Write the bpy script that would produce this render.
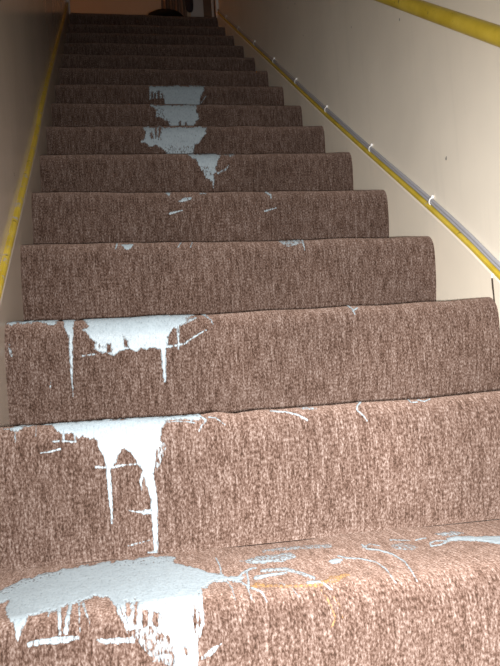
import bpy, bmesh, math, random
import numpy as np
from mathutils import Matrix, Vector

# ------------------------------------------------------------------ scene reset
for o in list(bpy.data.objects):
    bpy.data.objects.remove(o, do_unlink=True)
scene = bpy.context.scene
COL = scene.collection

# ------------------------------------------------------------------ camera
F_PX = 732.22
CAM = np.array([0.18719, -0.76764, 0.22231])
YAW, PIT, ROL = -0.178964, 0.071555, -0.065783
RISE, GO, TUCK = 0.179984, 0.255962, 0.018950
WID = 0.90
NTOP = 14                    # index of the landing edge


def cam_ray(x, y):
    """direction (world) through a pixel of the 500x666 frame"""
    a, b = x - 250.0, y - 333.0
    c, s = math.cos(ROL), math.sin(ROL)
    X = (c * a + s * b) / F_PX
    U = -(-s * a + c * b) / F_PX
    c, s = math.cos(PIT), math.sin(PIT)
    Y, Z = c - s * U, s + c * U
    c, s = math.cos(YAW), math.sin(YAW)
    return np.array([c * X - s * Y, s * X + c * Y, Z])


def project(P):
    d = P - CAM
    c, s = math.cos(YAW), math.sin(YAW)
    X = c * d[..., 0] + s * d[..., 1]
    Y = -s * d[..., 0] + c * d[..., 1]
    Z = d[..., 2]
    c, s = math.cos(PIT), math.sin(PIT)
    F = c * Y + s * Z
    U = -s * Y + c * Z
    F = np.maximum(F, 0.05)
    c, s = math.cos(ROL), math.sin(ROL)
    x = F_PX * X / F
    y = -F_PX * U / F
    return np.stack([250 + c * x - s * y, 333 + s * x + c * y], -1)


fw = cam_ray(250, 333)
rt = cam_ray(251, 333) - fw
upv = fw - cam_ray(250, 334)
fw, rt, upv = [Vector(v).normalized() for v in (fw, rt, upv)]
cd = bpy.data.cameras.new('camera')
cam = bpy.data.objects.new('camera', cd)
COL.objects.link(cam)
M = Matrix((rt, upv, -fw)).transposed().to_4x4()
M.translation = Vector(CAM)
cam.matrix_world = M
cd.sensor_fit = 'VERTICAL'
cd.sensor_height = 24.0
cd.lens = F_PX / 666.0 * 24.0
cd.clip_start = 0.01
scene.camera = cam

# ------------------------------------------------------------------ world, light, exposure
w = bpy.data.worlds.new('world')
scene.world = w
w.use_nodes = True
w.node_tree.nodes['Background'].inputs[0].default_value = (1.0, 0.72, 0.5, 1)
w.node_tree.nodes['Background'].inputs[1].default_value = 0.001

# the compact camera's flash, beside the lens (camera held upright)
ld = bpy.data.lights.new('camera_flash', 'AREA')
ld.shape = 'DISK'
ld.size = 0.03
ld.energy = 17.2
ld.spread = math.radians(92)
ld.color = (1.0, 0.97, 0.94)
flash = bpy.data.objects.new('camera_flash', ld)
COL.objects.link(flash)
ax = Vector(cam_ray(340, 450)).normalized()           # the flash head points a touch low, as cheap compacts do
fr = ax.cross(upv).normalized()
FM = Matrix((fr, fr.cross(ax), -ax)).transposed().to_4x4()
FM.translation = Vector(CAM) + rt * 0.040 - upv * 0.010 + fw * 0.01
flash.matrix_world = FM

vs = scene.view_settings
vs.view_transform = 'Standard'
vs.look = 'None'
vs.gamma = 1.0
vs.use_curve_mapping = False
vs.exposure = 0.0
LAMP = 20.0                   # glow of the landing lamp


# ------------------------------------------------------------------ helpers
def link(name, me, mat=None, parent=None):
    o = bpy.data.objects.new(name, me)
    COL.objects.link(o)
    if mat is not None and me is not None:
        me.materials.append(mat)
    if parent is not None:
        o.parent = parent
    return o


def mesh(name, verts, faces, smooth=False):
    me = bpy.data.meshes.new(name)
    me.from_pydata([tuple(map(float, v)) for v in verts], [], [tuple(map(int, f)) for f in faces])
    me.validate()
    bm = bmesh.new()
    bm.from_mesh(me)
    bmesh.ops.recalc_face_normals(bm, faces=bm.faces)
    bm.to_mesh(me)
    bm.free()
    if smooth:
        me.polygons.foreach_set('use_smooth', [True] * len(me.polygons))
    return me


def box(name, x0, x1, y0, y1, z0, z1, mat, parent=None, bevel=0.0):
    bm = bmesh.new()
    bmesh.ops.create_cube(bm, size=1.0)
    for v in bm.verts:
        v.co = Vector(((x0 + x1) / 2 + v.co.x * (x1 - x0), (y0 + y1) / 2 + v.co.y * (y1 - y0),
                       (z0 + z1) / 2 + v.co.z * (z1 - z0)))
    if bevel:
        bmesh.ops.bevel(bm, geom=bm.edges[:], offset=bevel, segments=2, affect='EDGES', profile=0.5)
    me = bpy.data.meshes.new(name)
    bm.to_mesh(me)
    bm.free()
    return link(name, me, mat, parent)


def sweep(name, path, section, mat, parent=None, smooth=False):
    """section = list of (dx, dz) offsets in X and Z, swept along path points (x, y, z)"""
    n = len(section)
    V, Fc = [], []
    for (x, y, z) in path:
        for (dx, dz) in section:
            V.append((x + dx, y, z + dz))
    for i in range(len(path) - 1):
        for k in range(n):
            a, b = i * n + k, i * n + (k + 1) % n
            Fc.append((a, b, b + n, a + n))
    Fc.append(tuple(range(n)))
    Fc.append(tuple(range((len(path) - 1) * n, len(path) * n)))
    return link(name, mesh(name, V, Fc, smooth), mat, parent)


def tube(name, path, rad, mat, parent=None, seg=12):
    V, Fc = [], []
    P = [Vector(p) for p in path]
    for i, p in enumerate(P):
        t = (P[min(i + 1, len(P) - 1)] - P[max(i - 1, 0)]).normalized()
        a = t.cross(Vector((1, 0, 0)))
        if a.length < 1e-3:
            a = t.cross(Vector((0, 0, 1)))
        a.normalize()
        b = t.cross(a)
        r = rad[i] if isinstance(rad, (list, tuple)) else rad
        for k in range(seg):
            an = 2 * math.pi * k / seg
            V.append(p + a * (r * math.cos(an)) + b * (r * math.sin(an)))
    for i in range(len(P) - 1):
        for k in range(seg):
            a, b = i * seg + k, i * seg + (k + 1) % seg
            Fc.append((a, b, b + seg, a + seg))
    Fc.append(tuple(range(seg)))
    Fc.append(tuple(range((len(P) - 1) * seg, len(P) * seg)))
    return link(name, mesh(name, V, Fc, True), mat, parent)


def empty(name, loc=(0, 0, 0)):
    o = bpy.data.objects.new(name, None)
    o.location = loc
    o.empty_display_size = 0.05
    COL.objects.link(o)
    return o


def tag(o, label=None, cat=None, group=None, kind=None):
    if label:
        o['label'] = label
    if cat:
        o['category'] = cat
    if group:
        o['group'] = group
    if kind:
        o['kind'] = kind
    return o


# value noise on arrays
def vnoise(x, y, seed):
    rs = np.random.RandomState(seed)
    T = rs.rand(257, 257)
    xi = np.floor(x).astype(int)
    yi = np.floor(y).astype(int)
    fx, fy = x - xi, y - yi
    fx = fx * fx * (3 - 2 * fx)
    fy = fy * fy * (3 - 2 * fy)
    xi, yi = xi % 256, yi % 256
    return ((T[xi, yi] * (1 - fx) + T[xi + 1, yi] * fx) * (1 - fy)
            + (T[xi, yi + 1] * (1 - fx) + T[xi + 1, yi + 1] * fx) * fy) * 2 - 1


# ------------------------------------------------------------------ materials
class N:
    def __init__(self, name):
        self.m = bpy.data.materials.new(name)
        self.m.use_nodes = True
        self.t = self.m.node_tree
        self.b = self.t.nodes['Principled BSDF']
        self.out = self.t.nodes['Material Output']

    def add(self, typ, **kw):
        n = self.t.nodes.new(typ)
        for k, v in kw.items():
            if k.startswith('_'):
                setattr(n, k[1:], v)
            else:
                n.inputs[k.replace('__', ' ')].default_value = v
        return n

    def ln(self, a, b):
        self.t.links.new(a, b)

    def coord(self, which, scale):
        tc = self.add('ShaderNodeTexCoord')
        mp = self.add('ShaderNodeMapping')
        mp.inputs['Scale'].default_value = scale
        self.ln(tc.outputs[which], mp.inputs['Vector'])
        return mp.outputs['Vector']

    def noise(self, vec, scale, detail=3.0, rough=0.55):
        n = self.add('ShaderNodeTexNoise', Scale=scale, Detail=detail, Roughness=rough)
        self.ln(vec, n.inputs['Vector'])
        return n.outputs['Fac']

    def ramp(self, fac, stops):
        r = self.add('ShaderNodeValToRGB')
        el = r.color_ramp.elements
        while len(el) < len(stops):
            el.new(0.5)
        for e, (p, c) in zip(el, stops):
            e.position = p
            e.color = (c[0], c[1], c[2], 1) if not np.isscalar(c) else (c, c, c, 1)
        self.ln(fac, r.inputs['Fac'])
        return r.outputs['Color']

    def math(self, op, a, b):
        n = self.add('ShaderNodeMath', _operation=op)
        for k, v in enumerate((a, b)):
            if np.isscalar(v):
                n.inputs[k].default_value = v
            else:
                self.ln(v, n.inputs[k])
        return n.outputs[0]

    def mix(self, fac, a, b, mode='MIX'):
        n = self.add('ShaderNodeMix', _data_type='RGBA', _blend_type=mode)
        if np.isscalar(fac):
            n.inputs[0].default_value = fac
        else:
            self.ln(fac, n.inputs[0])
        for i, v in ((6, a), (7, b)):
            if isinstance(v, (tuple, list)):
                n.inputs[i].default_value = (v[0], v[1], v[2], 1)
            else:
                self.ln(v, n.inputs[i])
        return n.outputs[2]

    def bump(self, h, strength, dist):
        n = self.add('ShaderNodeBump', Strength=strength, Distance=dist)
        self.ln(h, n.inputs['Height'])
        self.ln(n.outputs[0], self.b.inputs['Normal'])

    def set(self, **kw):
        for k, v in kw.items():
            i = self.b.inputs[k.replace('__', ' ')]
            if hasattr(v, 'is_linked') or hasattr(v, 'links'):
                self.ln(v, i)
            elif isinstance(v, tuple):
                i.default_value = (*v, 1)
            else:
                i.default_value = v
        return self


def carpet_colour(n):
    """brown flecked loop pile, flecks drawn out along the run of the carpet (UV in metres)"""
    v1 = n.coord('UV', (1.0, 0.50, 1.0))
    v2 = n.coord('UV', (1.0, 0.16, 1.0))
    v3 = n.coord('UV', (1.0, 1.0, 1.0))
    fine = n.noise(v1, 430, 2.0, 0.65)
    mid = n.noise(v2, 240, 2.0, 0.5)
    big = n.noise(v3, 5.0, 3.0, 0.5)
    streak = n.noise(n.coord('UV', (1.0, 0.13, 1.0)), 95, 2.0, 0.5)
    f = n.math('ADD', n.math('ADD', n.math('MULTIPLY', fine, 0.58), n.math('MULTIPLY', mid, 0.27)), n.math('MULTIPLY', streak, 0.15))
    col = n.ramp(f, [(0.38, (0.020, 0.010, 0.006)), (0.455, (0.052, 0.029, 0.021)),
                     (0.54, (0.106, 0.071, 0.058)), (0.65, (0.208, 0.165, 0.148))])
    tone = n.ramp(big, [(0.3, 0.88), (0.7, 1.1)])
    return n.mix(1.0, col, tone, 'MULTIPLY'), f


def mat_carpet():
    n = N('carpet_brown_flecked')
    col, f = carpet_colour(n)
    n.set(Base__Color=col, Roughness=1.0)
    n.b.inputs['Specular IOR Level'].default_value = 0.1
    n.b.inputs['Diffuse Roughness'].default_value = 1.0
    n.b.inputs['Sheen Weight'].default_value = 0.14
    n.b.inputs['Sheen Roughness'].default_value = 0.7
    n.b.inputs['Sheen Tint'].default_value = (0.75, 0.55, 0.45, 1)
    n.bump(f, 0.55, 0.004)
    return n.m


def mat_paint(name, base, alpha_lo, alpha_hi, rough=0.55):
    """spilt paint soaked into pile: where it is thin, the carpet shows through in flecks"""
    n = N(name)
    v1 = n.coord('UV', (1.0, 0.4, 1.0))
    fine = n.noise(v1, 300, 2.0, 0.6)
    at = n.add('ShaderNodeAttribute', _attribute_name='cover')
    # opaque where cover + (noise-0.5)*k > 0.5
    a = n.math('ADD', at.outputs['Fac'], n.math('MULTIPLY', n.math('SUBTRACT', fine, 0.5), 1.7))
    al = n.ramp(a, [(0.26, alpha_lo), (0.70, alpha_hi)])
    big = n.noise(n.coord('UV', (1, 1, 1)), 60, 3.0, 0.6)
    col = n.mix(n.ramp(big, [(0.3, 0.0), (0.75, 1.0)]), tuple(c * 0.84 for c in base), base)
    col = n.mix(n.ramp(fine, [(0.32, 0.45), (0.5, 0.0)]), col, tuple(c * 0.55 for c in base))
    n.set(Base__Color=col, Roughness=rough)
    n.b.inputs['Diffuse Roughness'].default_value = 0.3
    n.ln(al, n.b.inputs['Alpha'])
    n.bump(fine, 0.5, 0.002)
    return n.m


def mat_wall(name, base, rough, bump=0.2, spec=0.5):
    n = N(name)
    v = n.coord('Object', (1, 1, 1))
    big = n.noise(v, 2.5, 4.0, 0.6)
    fine = n.noise(v, 60, 3.0, 0.6)
    vs_ = n.coord('Object', (1, 6.0, 0.6))
    streak = n.noise(vs_, 4.0, 3.0, 0.6)
    spk = n.noise(v, 38, 1.0, 0.5)
    c = n.mix(n.ramp(big, [(0.35, 0.0), (0.7, 1.0)]), base, tuple(x * 0.9 for x in base))
    c = n.mix(n.ramp(streak, [(0.55, 0.0), (0.8, 0.25)]), c, tuple(x * 0.72 for x in base))
    c = n.mix(n.ramp(spk, [(0.80, 0.0), (0.83, 0.75)]), c, (0.10, 0.09, 0.085))
    n.set(Base__Color=c, Roughness=rough)
    n.b.inputs['Specular IOR Level'].default_value = spec
    n.bump(n.math('ADD', n.math('MULTIPLY', big, 1.2), n.math('MULTIPLY', fine, 0.12)), bump, 0.01)
    return n.m


def mat_yellow(name, wear=0.64):
    n = N(name)
    v = n.coord('Object', (1, 1, 1))
    k = n.noise(v, 42, 4.0, 0.65)
    d = n.noise(v, 14, 4.0, 0.6)
    c = n.mix(n.ramp(d, [(0.3, 0.0), (0.7, 1.0)]), (0.50, 0.36, 0.025), (0.66, 0.50, 0.07))
    c = n.mix(n.ramp(k, [(wear, 0.0), (wear + 0.04, 1.0)]), c, (0.46, 0.40, 0.33))
    dk = n.noise(v, 75, 2.0, 0.5)
    c = n.mix(n.ramp(dk, [(0.68, 0.0), (0.74, 0.8)]), c, (0.10, 0.075, 0.03))
    n.set(Base__Color=c, Roughness=0.42)
    n.bump(k, 0.25, 0.003)
    return n.m


def mat_plain(name, base, rough=0.6, var=0.15, scale=25, metallic=0.0):
    n = N(name)
    v = n.coord('Object', (1, 1, 1))
    f = n.noise(v, scale, 3.0, 0.6)
    c = n.mix(f, tuple(x * (1 - var) for x in base), tuple(min(1, x * (1 + var)) for x in base))
    n.set(Base__Color=c, Roughness=rough, Metallic=metallic)
    return n.m


CARPET = mat_carpet()
PAINT = mat_paint('paint_pale_blue_white', (0.285, 0.342, 0.38), 0.0, 1.0)
STAIN = mat_paint('stain_orange', (0.36, 0.20, 0.075), 0.0, 0.9, 0.8)
WALL_R = mat_wall('wall_cream_paint', (0.88, 0.81, 0.69), 0.5, 0.10)
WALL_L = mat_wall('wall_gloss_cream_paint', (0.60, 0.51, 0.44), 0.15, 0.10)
WALL_B = mat_wall('landing_tan_wall', (0.72, 0.52, 0.36), 0.6, 0.1)
SKIRT = mat_wall('skirting_cream_paint', (0.86, 0.78, 0.65), 0.5, 0.15)
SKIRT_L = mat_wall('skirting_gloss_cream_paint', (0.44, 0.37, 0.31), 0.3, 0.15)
YELLOW = mat_yellow('moulding_yellow_paint', 0.66)
YELLOW_W = mat_yellow('moulding_worn_yellow_paint', 0.58)
RAILY = mat_yellow('handrail_yellow_paint', 0.72)
CABLE = mat_plain('cable_grey_white', (0.37, 0.37, 0.40), 0.45, 0.12, 120)
CLIP = mat_plain('clip_white_plastic', (0.85, 0.85, 0.85), 0.4, 0.05)
STEEL = mat_plain('steel_grey', (0.45, 0.44, 0.43), 0.4, 0.1, 40, 0.8)
WHITE = mat_plain('white_gloss_wood', (0.70, 0.66, 0.62), 0.4, 0.06)
BROWN = mat_plain('brown_wood', (0.20, 0.13, 0.09), 0.5, 0.25)
CURTAIN = mat_plain('curtain_brown', (0.27, 0.17, 0.12), 0.9, 0.2)
BLACKBAG = mat_plain('black_plastic', (0.006, 0.005, 0.005), 0.85, 0.2)
BLACKBAG.node_tree.nodes['Principled BSDF'].inputs['Specular IOR Level'].default_value = 0.15
DARKBAG = mat_plain('dark_purple_cloth', (0.035, 0.024, 0.028), 0.8, 0.2)
GAP_SHADE = mat_plain('gap_shade_dark', (0.07, 0.05, 0.035), 0.9, 0.3)  # dark colour for the shade inside the skirting joint
FLOORM = mat_plain('floor_brown', (0.17, 0.11, 0.08), 0.8, 0.2)
CEIL = mat_plain('ceiling_off_white', (0.6, 0.55, 0.48), 0.8, 0.05)

# ------------------------------------------------------------------ the setting
YL = NTOP * GO               # landing edge
ZL = NTOP * RISE
ZLOW = -3 * RISE
SK = 0.012                   # skirting thickness
SKL = 0.010
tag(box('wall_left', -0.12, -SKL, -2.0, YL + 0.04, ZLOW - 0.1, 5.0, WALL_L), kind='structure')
tag(box('wall_right', WID + SK, WID + 0.12, -2.0, YL + 0.04, ZLOW - 0.1, 5.0, WALL_R), kind='structure')
tag(box('floor', -0.12, WID + 0.12, -2.0, -2 * GO + 0.1, ZLOW - 0.1, ZLOW, FLOORM), kind='structure')
tag(box('wall_front', -0.12, WID + 0.12, -2.1, -2.0, ZLOW - 0.1, 5.0, WALL_R), kind='structure')
tag(box('ceiling', -1.2, 2.2, -2.1, YL + 1.3, 5.0, 5.1, CEIL), kind='structure')
tag(box('wall_back', -1.2, 2.2, YL + 1.2, YL + 1.3, ZL - 0.1, 5.0, WALL_B), kind='structure')
tag(box('wall_landing_left', -1.2, -1.1, YL + 0.04, YL + 1.2, ZL - 0.1, 5.0, WALL_B), kind='structure')
tag(box('wall_landing_right', 2.1, 2.2, YL + 0.04, YL + 1.2, ZL - 0.1, 5.0, WALL_B), kind='structure')
tag(box('floor_landing', -1.2, 2.2, YL + 0.03, YL + 1.2, ZL - 0.1, ZL - 0.002, FLOORM), kind='structure')
# corner posts where the stairwell opens to the landing
tag(box('trim_1', -0.035, 0.006, YL + 0.005, YL + 0.05, ZL + 0.0, 4.9, WHITE, bevel=0.003), kind='structure')
tag(box('trim_2', WID - 0.004, WID + 0.022, YL + 0.005, YL + 0.05, ZL + 0.0, 4.9, WHITE, bevel=0.003), kind='structure')

# ------------------------------------------------------------------ the carpeted stairs
RHO = 0.038
# unevenness of each carpeted nosing: height (mm) at left end, middle, right end
DZ = {1: (8.1, 5.3, 11), 2: (-0.6, -3.2, 3.7), 3: (8.2, 0.6, -0.4), 4: (9.3, 1.6, 0.0), 5: (5.6, 4.9, 4.2),
      6: (1.6, 1.6, 1.7), 7: (-1.2, -2.5, -4.0), 8: (-1.0, -2.6, -4.5), 9: (0.5, -2, -4.9), 10: (0, -2, -3),
      11: (-0.6, -1, -2), 12: (-0.9, -1, -2), 14: (21, 16, 11)}


def profile(i, step):
    """points (y, z, s, wz) along the carpet of step i: up the riser, over the nosing, back along the tread"""
    y0, z0 = i * GO, i * RISE
    pts = [(y0 + TUCK + 0.007, z0 - RISE - 0.004), (y0 + TUCK, z0 - RISE + 0.004)]
    n = max(2, int((RISE - RHO) / step))
    for k in range(1, n + 1):
        t = k / n
        bulge = 0.004 * math.sin(math.pi * t)
        pts.append((y0 + TUCK * (1 - t) ** 1.3 - bulge, z0 - RISE + 0.004 + (RISE - RHO - 0.004) * t))
    n = max(6, int(RHO * 1.57 / step))
    for k in range(1, n + 1):
        a = math.pi / 2 * k / n
        pts.append((y0 + RHO - RHO * math.cos(a), z0 - RHO + RHO * math.sin(a)))
    L = GO + TUCK - RHO + 0.004
    if i >= NTOP:
        L = 0.08
    n = max(3, int(L / step))
    for k in range(1, n + 1):
        pts.append((y0 + RHO + L * k / n, z0 - (0.006 if i > 0 else 0.003) * math.sin(math.pi / 2 * k / n)))
    pts = np.array(pts)
    s = np.concatenate([[0], np.cumsum(np.hypot(*np.diff(pts, axis=0).T))])
    return pts, s


def surf(i, u, pts, s, lift=None):
    """world points (nu, ns, 3) of the carpet surface plus its outward normals"""
    U, S = np.meshgrid(u, s, indexing='ij')
    P = np.zeros(U.shape + (3,))
    P[..., 0] = U
    P[..., 1] = pts[None, :, 0]
    P[..., 2] = pts[None, :, 1]
    w = np.clip(s / RISE, 0, 1) ** 1.5 * np.clip(1 - (s - RISE - 0.03) / (s[-1] - RISE - 0.03), 0, 1)
    a, b, c = [v / 1000.0 for v in DZ.get(i, (0, 0, 0))]
    t = u / WID
    dz = a * (2 * t - 1) * (t - 1) + 4 * b * t * (1 - t) + c * t * (2 * t - 1)
    wob = vnoise(u * 9 + i * 17.3, u * 0 + i * 3.7, 5) * 0.0011 + vnoise(u * 22 + i * 5.1, u * 0 + i, 9) * 0.0007
    if i == 1:
        wob = wob + 0.0022 * np.exp(-((u - 0.322) / 0.013) ** 2) - 0.0016 * np.exp(-((u - 0.347) / 0.009) ** 2) + 0.0018 * np.exp(-((u - 0.385) / 0.02) ** 2)
    P[..., 2] += (dz + wob)[:, None] * w[None, :]
    n = np.gradient(pts, axis=0)
    n /= np.linalg.norm(n, axis=1)[:, None] + 1e-9
    nrm = np.stack([-n[:, 1], n[:, 0]], 1)          # outward (towards -y / +z)
    d = vnoise(U * 14 + i * 7.7, S * 11 + i * 1.3, 3) * 0.0016
    d = d * np.clip(S / 0.03, 0, 1)
    if lift is not None:
        d = d + lift
    P[..., 1] += d * nrm[None, :, 0]
    P[..., 2] += d * nrm[None, :, 1]
    return P


def grid_mesh(name, P, uv, keep=None, cover=None):
    nu, ns = P.shape[:2]
    idx = np.arange(nu * ns).reshape(nu, ns)
    q = np.stack([idx[:-1, :-1], idx[1:, :-1], idx[1:, 1:], idx[:-1, 1:]], -1).reshape(-1, 4)
    if keep is not None:
        q = q[keep.reshape(-1)]
    used, inv = np.unique(q, return_inverse=True)
    q = inv.reshape(-1, 4)
    V = P.reshape(-1, 3)[used]
    me = bpy.data.meshes.new(name)
    me.vertices.add(len(V))
    me.vertices.foreach_set('co', V.astype(np.float32).ravel())
    me.loops.add(q.size)
    me.loops.foreach_set('vertex_index', q.astype(np.int32).ravel())
    me.polygons.add(len(q))
    me.polygons.foreach_set('loop_start', np.arange(0, q.size, 4, dtype=np.int32))
    me.polygons.foreach_set('loop_total', np.full(len(q), 4, dtype=np.int32))
    me.polygons.foreach_set('use_smooth', np.ones(len(q), dtype=bool))
    me.update(calc_edges=True)
    ul = me.uv_layers.new(name='UVMap')
    ul.data.foreach_set('uv', uv.reshape(-1, 2)[used][q.ravel()].astype(np.float32).ravel())
    if cover is not None:
        at = me.attributes.new('cover', 'FLOAT', 'POINT')
        at.data.foreach_set('value', cover.reshape(-1)[used].astype(np.float32))
    me.validate()
    return me


stairs = tag(empty('staircase', (0, 0, 0)), kind='structure')
stairs['label'] = 'steep flight of stairs carpeted in brown flecked loop pile'
for i in range(-2, NTOP + 1):
    pts, s = profile(i, 0.008 if i < 5 else 0.014)
    u = np.linspace(0, WID, 91 if i < 5 else 61)
    P = surf(i, u, pts, s)
    U, S = np.meshgrid(u, s, indexing='ij')
    uv = np.stack([U + i * 0.37, S + i * 0.613], -1)
    link('carpeted_step', grid_mesh('carpeted_step', P, uv), CARPET, stairs)


# ------------------------------------------------------------------ spilt paint
# shapes are traced in photo pixels and laid on the carpet surface they lie on
def seg_dist(p, a, b):
    d = b - a
    L = (d * d).sum() + 1e-9
    t = np.clip(((p - a) @ d) / L, 0, 1)
    return np.linalg.norm(p - a - t[..., None] * d, axis=-1), t


def f_poly(p, pts):
    pts = np.array(pts, float)
    dist = np.full(p.shape[:-1], 1e9)
    inside = np.zeros(p.shape[:-1], bool)
    for k in range(len(pts)):
        a, b = pts[k], pts[(k + 1) % len(pts)]
        dist = np.minimum(dist, seg_dist(p, a, b)[0])
        cond = (a[1] > p[..., 1]) != (b[1] > p[..., 1])
        xx = (b[0] - a[0]) * (p[..., 1] - a[1]) / (b[1] - a[1] + 1e-12) + a[0]
        inside ^= cond & (p[..., 0] < xx)
    return np.where(inside, dist, -dist)


def f_line(p, pts, w0, w1):
    pts = np.array(pts, float)
    n = len(pts) - 1
    best = np.full(p.shape[:-1], -1e9)
    for k in range(n):
        d, t = seg_dist(p, pts[k], pts[k + 1])
        best = np.maximum(best, (w0 + (w1 - w0) * (k + t) / n) / 2 - d)
    return best


def spill(i, shapes, mat, name, label, cat, cell, edge, rim=2.2, group=None, thick=1.0):
    """shapes: (kind, pts, args, cover); kind poly / line / hole / thin"""
    pts, s = profile(i, cell)
    # resample the profile finely
    s2 = np.arange(0.006, s[-1] - 0.002, cell)
    pts = np.stack([np.interp(s2, s, pts[:, 0]), np.interp(s2, s, pts[:, 1])], 1)
    allx = np.concatenate([np.array(sh[1], float) for sh in shapes if sh[0] in ('poly', 'line')])
    probe = project(surf(i, np.linspace(0, WID, 200), pts, s2))
    xs = probe[..., 0]
    ulin = np.linspace(0, WID, 200)
    xm = (xs > allx[:, 0].min() - 8) & (xs < allx[:, 0].max() + 8)
    ok = np.where(xm.any(1))[0]
    u0, u1 = ulin[max(ok[0] - 1, 0)], ulin[min(ok[-1] + 1, 199)]
    u = np.arange(u0 + 0.001, u1 - 0.0005, cell)
    P = surf(i, u, pts, s2)
    px = project(P)
    # behind the nosing the paint runs on over the hidden tread
    k = px[..., 1].argmin(1)
    U, S = np.meshgrid(u, s2, indexing='ij')
    sil = S > s2[k][:, None]
    ysil = px[np.arange(len(u)), k]
    q = np.where(sil[..., None], ysil[:, None, :] + np.array([0, 0.6]), px)
    over = np.where(sil, (S - s2[k][:, None]), 0)
    Fv = np.full(U.shape, -1e9)
    C = np.zeros(U.shape)
    nz = (vnoise(U * 90 + 3.1 * i, S * 70, 21) * 0.6 + vnoise(U * 260, S * 150 + i, 22) * 0.5 + vnoise(U * 170 + i, S * 16, 23) * 1.1) * edge
    for sh in shapes:
        kind, pl, arg, cov = sh
        if kind == 'poly':
            f = f_poly(q, pl) + nz
        elif kind == 'line':
            f = f_line(q, pl, arg[0] * thick, arg[1] * thick) + nz * 0.3
        else:
            continue
        f = f - over * 60 * (0.5 + vnoise(U * 25, U * 0 + i * 2.2, 8) * 0.5)
        C = np.where(f > -0.3, np.maximum(C, cov), C)
        Fv = np.maximum(Fv, f)
    for sh in shapes:
        kind, pl, arg, cov = sh
        if kind == 'hole':
            f = f_poly(q, pl) + nz * 0.8
            Fv = np.minimum(Fv, -f)
        elif kind == 'holeline':
            f = f_line(q, pl, arg[0], arg[1]) + nz * 0.5
            Fv = np.minimum(Fv, -f)
        elif kind == 'thin':
            f = f_poly(q, pl) + nz
            C = np.where(f > 0, np.minimum(C, cov), C)
    # soften cover towards the rim of the spill
    C = np.minimum(C, 0.40 + 0.60 * np.clip(Fv / rim, 0, 1))
    scale = np.linalg.norm(P.mean((0, 1)) - CAM) / F_PX      # metres per pixel
    lift = np.clip(Fv * scale * 0.55, -0.0012, 0.0013) + 0.0002
    P = surf(i, u, pts, s2, lift)
    ins = Fv > 0
    keep = ins[:-1, :-1] | ins[1:, :-1] | ins[1:, 1:] | ins[:-1, 1:]
    uv = np.stack([U + i * 0.37, S + i * 0.613], -1)
    # separate patches of one splash are parts of it
    lab = np.zeros(keep.shape, int)
    sizes = [0]
    for a, b in zip(*np.where(keep)):
        if lab[a, b]:
            continue
        n = len(sizes)
        lab[a, b] = n
        todo, cnt = [(a, b)], 0
        while todo:
            c, d = todo.pop()
            cnt += 1
            for e in (c - 1, c, c + 1):
                for g in (d - 1, d, d + 1):
                    if 0 <= e < keep.shape[0] and 0 <= g < keep.shape[1] and keep[e, g] and not lab[e, g]:
                        lab[e, g] = n
                        todo.append((e, g))
        sizes.append(cnt)
    big = [n for n in range(1, len(sizes)) if sizes[n] >= 14]
    if len(big) < 2:
        k1 = (lab == big[0]) if big else keep
        return tag(link(name, grid_mesh(name, P, uv, k1, C), mat), label, cat, group)
    big.sort(key=lambda n: -sizes[n])
    kk = lab == big[0]
    a, b = [int(v.mean()) for v in np.where(kk)]
    base = P[a, b]
    root = tag(empty(name, tuple(map(float, base))), label, cat, group)
    for n in big:
        o = link('paint_patch' if mat is PAINT else 'stain_patch', grid_mesh('paint_patch', P - base, uv, lab == n, C), mat, root)
    return root


pol = lambda pts, c=1.0: ('poly', pts, None, c)
lin = lambda pts, w0, w1, c=1.0: ('line', pts, (w0, w1), c)
hol = lambda pts: ('hole', pts, None, 0)
hln = lambda pts, w0, w1: ('holeline', pts, (w0, w1), 0)
thn = lambda pts, c: ('thin', pts, None, c)

GR = 'pale blue white paint spilt down the stairs'
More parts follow.
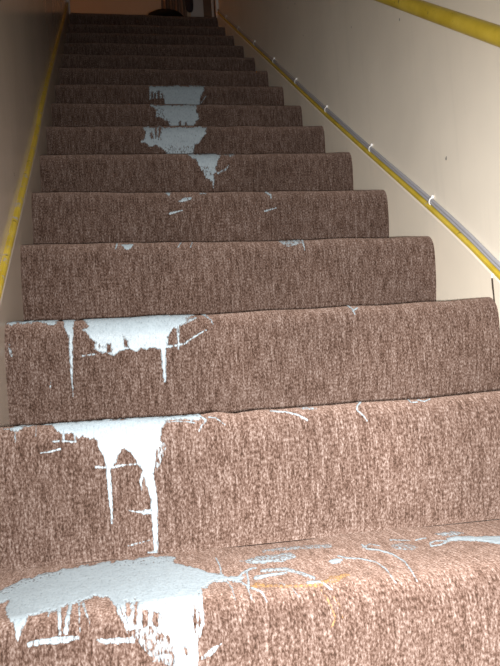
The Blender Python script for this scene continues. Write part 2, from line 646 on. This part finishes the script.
# bottom step: pool on the tread, curtain over the nosing
spill(0, [
    pol([(-3, 592), (8, 586), (22, 580), (45, 573), (70, 568), (100, 563), (128, 560), (150, 556), (176, 557), (172, 563),
         (192, 567), (212, 572), (228, 576), (245, 577), (236, 583), (214, 583), (204, 588), (200, 594), (198, 604), (200, 620),
         (197, 640), (198, 668), (176, 668), (152, 662), (156, 650), (140, 641), (132, 634), (126, 627), (124, 616), (118, 606),
         (110, 599), (96, 597), (84, 601), (66, 606), (54, 611), (40, 613), (29, 616), (25, 624), (21, 636), (18, 646),
         (15, 638), (13, 626), (7, 618), (5, 608), (9, 600), (-3, 606)]),
    pol([(140, 598), (200, 592), (199, 668), (170, 668), (150, 655), (134, 640), (128, 628), (136, 620)], 0.9),
    lin([(59, 604), (60, 634)], 5, 2.5), lin([(71, 604), (67, 620), (66, 632)], 4, 5), lin([(79, 602), (80, 632)], 2.5, 1.2),
    lin([(83, 603), (87, 616), (91, 627)], 3, 1.2), lin([(53, 606), (48, 616)], 2, 1),
    lin([(110, 597), (118, 606), (121, 616), (126, 624), (128, 632)], 4, 4), lin([(133, 600), (134, 612), (128, 624)], 2, 2),
    lin([(140, 602), (139, 626)], 3, 2), lin([(152, 606), (150, 628)], 3, 2),
    lin([(200, 588), (201, 606), (203, 622), (199, 637)], 5, 3),
    pol([(26, 644), (40, 640), (60, 637), (78, 635.5), (79, 640), (66, 643), (46, 644), (28, 646.5)], 0.66),
    pol([(97, 640), (118, 638), (140, 636), (146, 642), (128, 643), (106, 644)], 0.56),
    pol([(200, 655), (212, 648), (222, 643), (216, 651), (206, 660), (200, 662)], 0.6),
    hol([(194, 606), (197, 610), (197.5, 624), (196, 633), (194, 628), (193, 616)]),
    hol([(126, 602), (131, 604), (132, 614), (127, 620), (125, 612)]),
    hol([(135, 600), (139, 602), (138, 626), (134, 626), (132, 620)]),
    hol([(142, 608), (148, 612), (148, 627), (142, 627)]),
    hol([(153, 611), (158, 614), (158, 626), (153, 626)]),
    hol([(183, 645), (188, 650), (187, 656), (184, 653)]),
    hol([(192, 604), (194, 604), (193.5, 606)]),
    thn([(126, 630), (150, 626), (172, 636), (176, 668), (140, 668)], 0.40),
    thn([(156, 612), (166, 616), (164, 628), (154, 628)], 0.55),
    thn([(-3, 592), (30, 576), (60, 570), (66, 574), (30, 584), (-3, 600)], 0.72),
    thn([(100, 563), (180, 556), (182, 564), (120, 568)], 0.78),
], PAINT, 'paint_spill', 'wide pool of pale paint on the bottom tread, running over its rounded nosing', 'paint', 0.0012, 1.1, group=GR)

# bottom step: splashes to the right of the pool
spill(0, [
    lin([(236, 580), (243, 573), (250, 569), (256, 568)], 3, 2), lin([(226, 580), (232, 588), (236, 604)], 2, 1.4),
    lin([(222, 578), (220, 566), (216, 558)], 1.6, 1.2), lin([(236, 579), (247, 586), (252, 600)], 2, 1.6),
    lin([(247, 572), (249, 588)], 2.4, 2), lin([(252, 588), (262, 592), (267, 602)], 2.2, 1.4),
    lin([(256, 578), (270, 575), (286, 573)], 5, 2.5, 0.75), lin([(262, 571), (284, 569), (300, 573), (314, 578)], 4, 3, 0.6),
    pol([(240, 561), (262, 556), (290, 553), (298, 557), (280, 562), (254, 564)], 0.52),
    lin([(254, 563), (266, 563)], 2, 1), lin([(308, 583), (322, 582), (332, 590)], 4, 2, 0.8),
    lin([(280, 583), (292, 588), (300, 598)], 1.4, 0.8, 0.7),
    lin([(264, 551), (292, 548), (330, 546)], 3, 4, 0.40),
], PAINT, 'paint_splash', 'feathery splash of paint threads across the middle of the bottom step', 'paint', 0.0012, 0.7, 1.2, group=GR, thick=0.95)
spill(0, [
    pol([(328, 561), (336, 558), (345, 559), (340, 563), (332, 564)]), lin([(338, 556), (346, 558), (362, 559), (376, 562), (386, 569), (396, 583)], 2.2, 1.5),
], PAINT, 'paint_splash', 'short curved paint streak starting at a small blob on the bottom step', 'paint', 0.0012, 0.4, 1.0, group=GR, thick=0.8)
spill(0, [
    lin([(362, 545), (367, 549), (378, 550), (392, 554), (405, 562), (412, 572), (417, 581)], 2.2, 1.8), lin([(362, 548), (370, 544), (380, 546)], 1.5, 1, 0.8),
    pol([(388, 545), (402, 543), (420, 547), (412, 550), (396, 549)], 0.38), lin([(390, 540), (410, 540.5)], 1.5, 1.2, 0.6),
], PAINT, 'paint_splash', 'long hooked paint streak curving down over the bottom nosing', 'paint', 0.0012, 0.4, 1.0, group=GR, thick=0.8)
spill(0, [
    pol([(446, 538), (456, 536), (474, 536.5), (490, 536), (512, 536), (512, 546), (492, 543.5), (474, 541.5), (458, 541), (448, 541.5)]),
    lin([(449, 541), (440, 545), (431, 546), (430, 543), (436, 541), (446, 541)], 2.6, 1.8),
    pol([(434, 534), (452, 531), (464, 533), (456, 536), (442, 536)], 0.46), lin([(416, 540), (426, 538)], 2, 1.6, 0.8),
], PAINT, 'paint_splash', 'thick paint streak with a looped end at the right of the bottom tread', 'paint', 0.0012, 0.4, 1.0, group=GR, thick=0.8)
spill(0, [
    pol([(250, 586), (258, 582), (268, 584), (284, 585), (300, 584.5), (316, 583), (330, 577), (346, 573), (350, 575), (336, 582), (318, 587), (290, 588),
         (268, 587), (254, 588)], 0.46),
    lin([(322, 590), (330, 604), (336, 618), (331, 628)], 1.6, 1.2, 0.42), lin([(332, 594), (340, 606), (343, 618)], 1.4, 1, 0.38),
], STAIN, 'rust_stain', 'orange brown smear along the worn nosing of the bottom step', 'stain', 0.0012, 0.5)

# second step up
spill(1, [
    pol([(-3, 428), (60, 423), (120, 419), (170, 416), (190, 415), (196, 413.5), (203, 418), (199, 422), (188, 420), (168, 421), (163, 428),
         (160, 440), (156, 455), (155, 466), (153, 474), (156, 486), (154, 500), (145, 484), (141, 470), (136, 462), (130, 452),
         (122, 448), (118, 456), (113, 466), (110, 474), (106, 468), (104, 458), (100, 450), (98, 442), (94, 437), (90, 440),
         (84, 436), (78, 438), (72, 433), (66, 434), (60, 433), (52, 425), (40, 424), (30, 427), (22, 429), (15, 432), (8, 431), (-3, 429.5)]),
    lin([(108, 460), (109, 480), (111, 505), (112, 523)], 6, 2.4), lin([(150, 478), (154, 500), (155, 524), (156, 552)], 8, 4.6),
    lin([(143, 470), (141, 482), (142, 490)], 5, 1.5), lin([(148, 552.5), (164, 552.5)], 2.2, 2.2),
    lin([(96, 467), (110, 468), (124, 465), (137, 464)], 2.2, 2), lin([(15, 427), (15, 442)], 2, 1.2),
    lin([(40, 453), (50, 452), (60, 449)], 1.4, 2), lin([(36, 425), (36, 444)], 1.6, 0.8, 0.55), lin([(52, 442), (64, 441), (74, 442)], 1.6, 1.4, 0.6),
    lin([(64, 432), (63, 442)], 2, 1.2), lin([(74, 432), (76, 442)], 2, 1.2),
    lin([(196, 414), (206, 420), (202, 425), (199, 431)], 3.6, 1.4), lin([(168, 422), (182, 421), (196, 423)], 1.4, 1.4, 0.8),
    pol([(133, 511), (140, 510), (150, 510), (152, 513), (144, 515), (136, 513)], 0.62), lin([(128, 510), (136, 512)], 1.2, 1.2, 0.5),
    pol([(158, 440), (168, 444), (165, 452), (157, 470), (156, 462)], 0.38), lin([(128, 546), (150, 540)], 1.5, 1, 0.4),
    hol([(141, 467), (143.5, 470), (142.5, 474), (140.5, 471)]),
], PAINT, 'paint_spill', 'white paint on the second step with two long drips, one reaching the tread below', 'paint', 0.0013, 1.0, group=GR)
spill(1, [
    lin([(270, 411), (286, 412), (298, 415), (307, 420)], 1.6, 2.2), lin([(208, 417), (216, 418), (225, 425)], 1.4, 1, 0.7),
    pol([(296, 408), (312, 406.5), (318, 409), (308, 410)], 0.40),
], PAINT, 'paint_splash', 'thin curved paint line near the middle of the second nosing', 'paint', 0.0013, 0.3, 0.9, group=GR, thick=0.85)
spill(1, [
    lin([(362, 400.5), (357, 406), (357, 410), (364, 416), (367, 421)], 2.4, 1.2),
], PAINT, 'paint_splash', 'small zigzag paint mark on the second nosing, right of the curved line', 'paint', 0.0013, 0.3, 0.9, group=GR, thick=0.85)

spill(1, [
    lin([(408, 399.5), (411, 402.5), (417, 402)], 1.4, 1.2, 0.7), lin([(418, 400), (424, 401.5), (430, 399)], 1.4, 1.2, 0.7),
], PAINT, 'paint_splash', 'two faint paint commas at the right of the second nosing', 'paint', 0.0013, 0.3, 0.9, group=GR, thick=0.85)

# third step up
spill(2, [
    pol([(6, 322), (60, 319), (120, 317), (170, 314.5), (192, 313), (198, 314), (188, 318), (184, 323), (179, 328), (172, 330), (168, 338), (168, 344),
         (164, 350), (160, 350), (154, 348), (146, 350), (140, 349), (134, 352), (126, 350), (120, 352), (115, 356), (108, 353), (102, 354),
         (94, 349), (96, 342), (90, 338), (86, 332), (83, 330), (88, 326), (84, 320), (78, 319), (74, 322), (72, 332), (68, 336), (65, 328), (64, 321), (60, 320),
         (52, 325), (44, 324), (36, 322), (28, 324), (22, 325), (16, 324), (10, 326), (6, 326)]),
    lin([(71, 325), (71, 345), (71.5, 370), (73, 397)], 5, 1.6), lin([(163, 345), (164, 365), (165, 381)], 5.5, 3.2), lin([(178, 326), (178.5, 349)], 3, 1.4),
    lin([(166, 347), (184, 344), (194, 337), (206, 330)], 2.6, 1.2, 0.62), lin([(196, 313), (205, 315), (211, 320), (213, 324)], 2, 1.4),
    lin([(183, 322), (196, 318)], 5, 1.5, 0.5),
    hol([(172, 330), (175, 327), (176.5, 336), (174, 342), (168, 344), (169, 336)]),
    hol([(107, 344), (110, 346), (110, 351), (107, 352)]), hol([(124, 337), (128, 342), (129, 348), (124, 346)]),
    thn([(86, 342), (112, 344), (112, 358), (86, 358)], 0.66), lin([(82, 356), (96, 354)], 1.4, 1.4, 0.5), lin([(50, 388), (51, 382)], 1.5, 1, 0.5),
    lin([(9, 345), (11, 356)], 2.5, 2, 0.42),
], PAINT, 'paint_spill', 'band of white paint with ragged lower edge and three drips on the third step', 'paint', 0.0015, 1.0, group=GR)
spill(2, [
    lin([(348, 306), (352, 309), (355, 314)], 1.8, 1.2), lin([(357, 308), (353, 311)], 1.8, 1.4),
], PAINT, 'paint_splash', 'tiny bird shaped paint fleck on the third nosing', 'paint', 0.0015, 0.3, 0.8, group=GR)

# fourth and fifth steps: small flecks
spill(3, [
    pol([(120, 244.5), (134, 244), (131, 248), (127, 250), (123, 247)], 0.85), lin([(117, 244), (115.5, 249)], 1.6, 1),
    lin([(181, 243), (178, 247)], 1.2, 0.8, 0.7), lin([(192, 243), (190.5, 247)], 1.4, 0.8),
], PAINT, 'paint_splash', 'small paint flecks at the left of the fourth nosing', 'paint', 0.0018, 0.4, 0.9, group=GR)
spill(3, [
    pol([(279, 241.5), (300, 240), (300, 243), (288, 247), (282, 244)], 0.5), lin([(302, 240), (304, 246), (304.5, 250)], 2, 1),
], PAINT, 'paint_splash', 'faint paint fleck with a short drip, right of middle on the fourth nosing', 'paint', 0.0018, 0.4, 0.9, group=GR)
spill(4, [
    pol([(164, 193), (172, 192.5), (169, 196)], 0.7), pol([(178, 201), (184, 198), (194, 196.5), (190, 200), (180, 202.5)], 0.66),
    lin([(170, 213.5), (182, 210.5)], 2.2, 1.4, 0.66), lin([(200, 193.5), (206, 193.5)], 1.6, 1, 0.5),
], PAINT, 'paint_splash', 'three faint slanting paint smears below the pointed spill, on the fifth step', 'paint', 0.0020, 0.4, 0.9, group=GR)
spill(4, [
    lin([(266, 192.5), (271, 195), (271, 198)], 2, 1.2, 0.8), lin([(265, 211), (276, 208)], 1.8, 1.2, 0.55),
], PAINT, 'paint_splash', 'two small paint smears right of middle on the fifth step', 'paint', 0.0020, 0.4, 0.9, group=GR)

# sixth to ninth steps
spill(5, [
    pol([(187, 154), (222, 154), (220, 158), (217, 162), (216, 169), (218, 173), (213, 174), (214, 178), (216, 180), (211, 181.5), (206, 178), (203, 173), (201, 169),
         (198, 165), (196, 160), (191, 158)], 0.92),
    lin([(213, 176), (213.5, 188)], 2.4, 0.8, 0.8), lin([(218, 173), (226, 169), (229, 165)], 2, 1, 0.45), pol([(222, 154.5), (234, 154.5), (230, 157)], 0.42),
    thn([(200, 166), (208, 166), (212, 176), (204, 176)], 0.6),
], PAINT, 'paint_spill', 'pointed tongue of grey white paint on the sixth step, lowest of the upper spills', 'paint', 0.0022, 0.8, group=GR)
spill(6, [
    pol([(143, 127), (207, 127), (206, 134), (202, 138), (200, 142), (195, 145), (194, 152), (192, 158), (168, 156), (164, 149), (156, 146), (150, 146.5),
         (145, 144), (139, 142.5), (144, 138), (145, 132)], 0.92),
    hln([(156, 129), (156, 138)], 1.8, 1), hln([(160, 128), (159, 137)], 1.8, 1), hln([(151, 132), (152, 138)], 1.4, 1),
    thn([(150, 128), (162, 128), (162, 140), (150, 140)], 0.66), thn([(165, 146), (196, 146), (192, 156), (168, 156)], 0.66),
], PAINT, 'paint_spill', 'broad patch of paint with a pointed left tip on the seventh step', 'paint', 0.0024, 0.8, group=GR)
spill(7, [
    pol([(146, 105), (197, 105), (196, 112), (200, 118), (196, 121), (193, 128), (170, 128), (169, 121), (162, 118), (156, 117), (156, 110), (152, 106.5)], 0.92),
    hln([(180, 122), (180, 128)], 1.4, 1.2), hln([(186, 123), (186, 127)], 1.2, 1), thn([(156, 108), (164, 108), (164, 118), (156, 118)], 0.62),
], PAINT, 'paint_spill', 'stepped patch of paint in the middle of the eighth step', 'paint', 0.0026, 0.8, group=GR)
spill(8, [
    pol([(148, 86), (205, 86), (204, 92), (201, 98), (200, 107), (165, 107), (164, 99), (158, 98), (150, 99), (149, 92)], 0.92),
    hln([(152, 93), (152, 98)], 1.6, 1.2), hln([(155, 94), (155, 99)], 1.2, 1), hln([(158.5, 92), (159, 98)], 1.6, 1.2), hln([(162, 94), (163, 100)], 1.6, 1.4),
    lin([(206, 96), (201, 103)], 1.8, 1, 0.5),
], PAINT, 'paint_spill', 'squarish patch of paint on the ninth step, highest of all the spills', 'paint', 0.0028, 0.7, group=GR)

# ------------------------------------------------------------------ skirting boards and yellow moulding
PITCH = RISE / GO


def run(x, ya, yb, hs, n=40):
    """points along the wall at a height above the line of the nosings, hs = [(y, h), ...]"""
    out = []
    for k in range(n + 1):
        y = ya + (yb - ya) * k / n
        h = np.interp(y, [a for a, _ in hs], [b for _, b in hs])
        out.append((x, y, y * PITCH + float(h)))
    return out


# height of the moulding's underside
HR = [(-1.2, 0.034), (0.49, 0.034), (0.63, 0.042), (0.78, 0.041), (1.14, 0.033), (1.52, 0.026), (2.2, 0.026), (3.0, 0.021), (3.6, 0.021)]
HL = [(-1.2, 0.050), (0.6, 0.050), (1.17, 0.046), (1.36, 0.052), (1.42, 0.064), (1.75, 0.074), (2.3, 0.072), (3.1, 0.062), (3.6, 0.058)]

# right
tr = tag(empty('trim_right', (WID, 0, 0)), kind='structure')
tr['label'] = 'cream skirting board with yellow top moulding on the right wall'
tr_inv = lambda o: setattr(o, 'location', (-WID, 0, 0))
ysplit = 0.524
for a, b in ((-1.0, ysplit - 0.0025), (ysplit + 0.0025, YL)):
    sec = [(0.0, -0.30), (SK, -0.30), (SK, 0.001), (0.0025, 0.001), (0.0, -0.0015)]
    tr_inv(sweep('skirting_board', run(WID, a, b, HR), sec, SKIRT, tr))
# dark strip filling the joint between the two boards, the crack's shade as colour
V = [(WID + d, ysplit + e * wd + 0.004 * (0.4 - t) * (1 + math.sin(t * 9)) * 0.5, (ysplit + e * wd) * PITCH + 0.028 - 0.10 * t)
     for t, wd in ((0, 0.0026), (0.2, 0.0030), (0.35, 0.0022), (0.55, 0.0042), (0.8, 0.0048), (1.0, 0.004))
     for e, d in ((-1, -0.0006), (1, -0.0006), (1, 0.008), (-1, 0.008))]
Fc = [(k * 4 + a, k * 4 + (a + 1) % 4, k * 4 + 4 + (a + 1) % 4, k * 4 + 4 + a) for k in range(5) for a in range(4)] + [(0, 1, 2, 3), (20, 21, 22, 23)]
tr_inv(link('joint_gap', mesh('joint_gap', V, Fc), GAP_SHADE, tr))
sec = [(SK, 0.004), (0.001, 0.004), (0.0, 0.006), (0.0, 0.012), (0.002, 0.015), (0.005, 0.0165), (SK, 0.0165)]
tr_inv(sweep('moulding', run(WID, -1.0, YL, HR), sec, YELLOW, tr))
# left
tl = tag(empty('trim_left', (0, 0, 0)), kind='structure')
tl['label'] = 'cream skirting board with worn yellow top moulding on the left wall'
sec = [(0.0, -0.32), (-SKL, -0.32), (-SKL, -0.006), (-0.003, -0.006), (0.0, -0.009)]
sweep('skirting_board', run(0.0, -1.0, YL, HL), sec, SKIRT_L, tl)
sec = [(-SKL, 0.0), (-0.001, 0.0), (0.0005, 0.002), (0.0, 0.009), (-0.002, 0.013), (-0.005, 0.0145), (-SKL, 0.0145)]
sweep('moulding', run(0.0, -1.0, YL, HL, 80), sec, YELLOW_W, tl)

# ------------------------------------------------------------------ cable with clips on the right wall
cable = empty('cable', (WID, 0, 0))
tag(cable, 'grey white twin cable clipped along the yellow moulding on the right wall', 'cable')
xc = WID + SK - 0.0053
rnd = random.Random(4)
for k, dh in enumerate((0.0225, 0.0300)):
    path = [(x, y, z + dh + 0.0008 * math.sin(y * 9 + k)) for (x, y, z) in run(xc, -1.0, YL, HR, 60)]
    o = tube('cable_core', path, 0.0040, CABLE, cable, 10)
    o.location = (-WID, 0, 0)


def clip_at(y):
    h = float(np.interp(y, [a for a, _ in HR], [b for _, b in HR]))
    z = y * PITCH + h + 0.0262
    # saddle band bent over the twin cable, lying square to its run
    t = Vector((0, 1, PITCH)).normalized()
    nrm = Vector((0, -PITCH, 1)).normalized()
    V, Fc = [], []
    n = 9
    for side in (-0.5, 0.5):
        for rr in (0.0, 0.0014):
            for k in range(n):
                a = math.pi * k / (n - 1)
                p = nrm * (-math.cos(a) * (0.0080 + rr)) + Vector((-1, 0, 0)) * (math.sin(a) ** 0.6 * (0.0086 + rr))
                q = Vector((WID + SK - 0.0012, y, z)) + p + t * (0.006 * side)
                V.append(q)
    idx = lambda s, r, k: (s * 2 + r) * n + k
    for k in range(n - 1):
        Fc += [(idx(0, 1, k), idx(0, 1, k + 1), idx(1, 1, k + 1), idx(1, 1, k)),
               (idx(0, 0, k), idx(1, 0, k), idx(1, 0, k + 1), idx(0, 0, k + 1)),
               (idx(0, 0, k), idx(0, 0, k + 1), idx(0, 1, k + 1), idx(0, 1, k)),
               (idx(1, 0, k), idx(1, 1, k), idx(1, 1, k + 1), idx(1, 0, k + 1))]
    o = link('clip', mesh('clip', V, Fc, True), CLIP, cable)
    o.location = (-WID, 0, 0)
    # nail boss above the band
    c = Vector((WID + SK - 0.0012, y, z)) + nrm * 0.0115
    nb = tube('nail_boss', [c + Vector((0.0, 0, 0)), c + Vector((-0.004, 0, 0)), c + Vector((-0.0055, 0, 0))], [0.0028, 0.0028, 0.0014], CLIP, o, 10)


for y in (0.40, 0.779, 1.136, 1.517, 1.871, 2.207, 2.575, 2.956, 3.305):
    clip_at(y)

# ------------------------------------------------------------------ handrail on the right wall
rail = empty('handrail', (WID, 0, 0))
tag(rail, 'round yellow painted handrail fixed to the upper right wall', 'handrail')
o = tube('rail', run(0.85, -0.75, YL - 0.1, [(-2, 0.548), (4, 0.546)], 8), 0.0160, RAILY, rail, 24)
o.location = (-WID, 0, 0)
for y in (-0.4, 1.35, 3.0):
    z = y * PITCH + 0.547
    b = tube('bracket', [(0.85, y, z - 0.014), (0.85, y, z - 0.045), (0.868, y, z - 0.06), (WID + SK, y, z - 0.06)], 0.005, STEEL, rail, 10)
    b.location = (-WID, 0, 0)
    r_ = tube('rosette', [(WID + SK, y, z - 0.06), (WID + SK - 0.004, y, z - 0.06)], [0.022, 0.020], STEEL, b, 20)

# ------------------------------------------------------------------ things on the landing
def at_depth(x, y, Y):
    d = cam_ray(x, y)
    return CAM + d * ((Y - CAM[1]) / d[1])


YB = YL + 1.2                # face of the back wall
# door with casing
dr = tag(empty('door_1', (0, 0, 0)), kind='structure')
dr['label'] = 'brown door in a white casing on the landing wall'
xa = float(at_depth(190, 6, YB)[0])
xb = float(at_depth(203, 6, YB)[0])
xd = float(at_depth(211, 6, YB)[0])
box('casing', xa, xb, YB - 0.02, YB, ZL, ZL + 2.05, WHITE, dr, 0.004)
box('casing', xd + 0.62, xd + 0.72, YB - 0.02, YB, ZL, ZL + 2.05, WHITE, dr, 0.004)
box('casing', xa, xd + 0.72, YB - 0.02, YB, ZL + 2.05, ZL + 2.15, WHITE, dr, 0.004)
dl = box('door_leaf', xb, xd + 0.62, YB - 0.012, YB, ZL, ZL + 2.05, BROWN, dr)
box('panel_moulding', xd, xd + 0.022, YB - 0.022, YB - 0.012, ZL + 0.2, ZL + 1.85, WHITE, dl, 0.003)
tube('knob', [(xd + 0.5, YB - 0.012, ZL + 1.0), (xd + 0.5, YB - 0.04, ZL + 1.0), (xd + 0.5, YB - 0.05, ZL + 1.0), (xd + 0.5, YB - 0.07, ZL + 1.0)],
     [0.01, 0.01, 0.024, 0.012], STEEL, dl, 14)

# curtain: hanging folds beside the door
x0 = float(at_depth(162, 6, YB - 0.08)[0])
x1 = float(at_depth(186, 6, YB - 0.08)[0])
cur = empty('curtain', ((x0 + x1) / 2, YB - 0.08, ZL + 0.05))
tag(cur, 'brown curtain hanging in vertical folds beside the landing door', 'curtain')
V, Fc = [], []
nx, nz_ = 60, 14
for side in (0, 1):
    for a in range(nx + 1):
        t = a / nx
        for b in range(nz_ + 1):
            h = b / nz_
            spread = 1.0 - 0.25 * h
            yy = 0.022 * math.sin(t * 2 * math.pi * 4.5) + 0.008 * math.sin(t * 31 + h * 2)
            V.append(((t - 0.5) * (x1 - x0) * (1.15 * spread), yy + side * 0.004, h * 1.9))
nn = (nx + 1) * (nz_ + 1)
for a in range(nx):
    for b in range(nz_):
        p = a * (nz_ + 1) + b
        Fc.append((p, p + 1, p + nz_ + 2, p + nz_ + 1))
        Fc.append((nn + p, nn + p + nz_ + 1, nn + p + nz_ + 2, nn + p + 1))
for b in range(nz_):
    for p in (b, nx * (nz_ + 1) + b):
        Fc.append((p, p + 1, nn + p + 1, nn + p))
link('cloth', mesh('cloth', V, Fc, True), CURTAIN, cur)
tube('curtain_rod', [(-0.2, 0, 1.9), (0.2, 0, 1.9)], 0.012, STEEL, cur)
for xr in (-0.18, 0.18):
    tube('rod_bracket', [(xr, 0, 1.9), (xr, 0.08, 1.9)], 0.007, STEEL, cur)

# dark drawstring bag hanging by the curtain
P0 = at_depth(189.5, 6, YB - 0.10)
hb = empty('hanging_bag', (float(P0[0]), YB - 0.10, float(P0[2]) - 0.05))
tag(hb, 'small dark cloth bag hanging between the curtain and the white casing', 'bag')
prof = [(0.0, 0.0), (0.016, 0.003), (0.026, 0.02), (0.033, 0.06), (0.034, 0.12), (0.030, 0.17), (0.016, 0.21), (0.012, 0.22), (0.018, 0.235), (0.0, 0.237)]


def lathe(prof, seg, sy=1.0, lump=0.0, seed=1):
    V, Fc = [], []
    for (r, z) in prof:
        for k in range(seg):
            a = 2 * math.pi * k / seg
            j = 1 + lump * float(vnoise(np.array([a * 2.2 + z * 3]), np.array([z * 22 + 5.0]), seed)[0])
            V.append((r * j * math.cos(a), r * j * math.sin(a) * sy, z))
    for i in range(len(prof) - 1):
        for k in range(seg):
            a, b = i * seg + k, i * seg + (k + 1) % seg
            Fc.append((a, b, b + seg, a + seg))
    return V, Fc


V, Fc = lathe(prof, 20, 0.7, 0.18, 3)
link('pouch', mesh('pouch', V, Fc, True), DARKBAG, hb)
tube('drawstring', [(0, 0, 0.22), (0.004, 0.03, 0.32), (0, 0.09, 0.42)], 0.003, DARKBAG, hb, 6)
tube('wall_hook', [(0, 0.10, 0.40), (0, 0.085, 0.415), (0, 0.085, 0.43)], 0.004, STEEL, hb, 8)

# black sack slumped near the head of the stairs
YS = YL + 0.34
Pc = at_depth(165, 15, YS)
pw = float(at_depth(185, 15, YS)[0] - at_depth(147, 15, YS)[0]) / 2
zt = float(at_depth(165, 11.5, YS)[2]) - ZL
sk = empty('refuse_sack', (float(Pc[0]), YS, ZL))
tag(sk, 'black rounded sack slumped on the landing at the head of the stairs', 'sack')
prof = [(0.0, 0.0), (0.8, 0.0), (0.97, 0.06), (1.06, 0.2), (1.10, 0.40), (1.08, 0.60), (1.0, 0.76), (0.8, 0.89), (0.55, 0.96), (0.3, 0.99), (0.12, 1.0)]
V, Fc = lathe([(r * pw, z * zt) for r, z in prof], 32, 0.8, 0.07, 7)
Fc.append(tuple(range((len(prof) - 1) * 32, len(prof) * 32)))
link('sack_body', mesh('sack_body', V, Fc, True), BLACKBAG, sk)
t_ = tube('tied_neck', [(-0.01, 0.02, zt * 0.99), (0.0, 0.025, zt + 0.002), (0.03, 0.05, zt + 0.003)], [0.015, 0.010, 0.014], BLACKBAG, sk, 10)

# ------------------------------------------------------------------ ceiling lamp of the landing
lp = empty('ceiling_lamp', (-0.35, YL + 0.75, 5.0))
tag(lp, 'round ceiling lamp glowing dimly above the landing', 'lamp')
tube('ceiling_rose', [(0, 0, 0), (0, 0, -0.03)], [0.06, 0.05], WHITE, lp, 24)
ng = N('lamp_glass')
ng.set(Base__Color=(0.8, 0.7, 0.55), Roughness=0.4)
ng.b.inputs['Emission Color'].default_value = (1.0, 0.46, 0.17, 1)
ng.b.inputs['Emission Strength'].default_value = LAMP
V, Fc = lathe([(0.05, -0.03), (0.10, -0.06), (0.12, -0.10), (0.10, -0.15), (0.05, -0.18), (0.001, -0.19)], 24)
link('lamp_shade', mesh('lamp_shade', V, Fc, True), ng.m, lp)
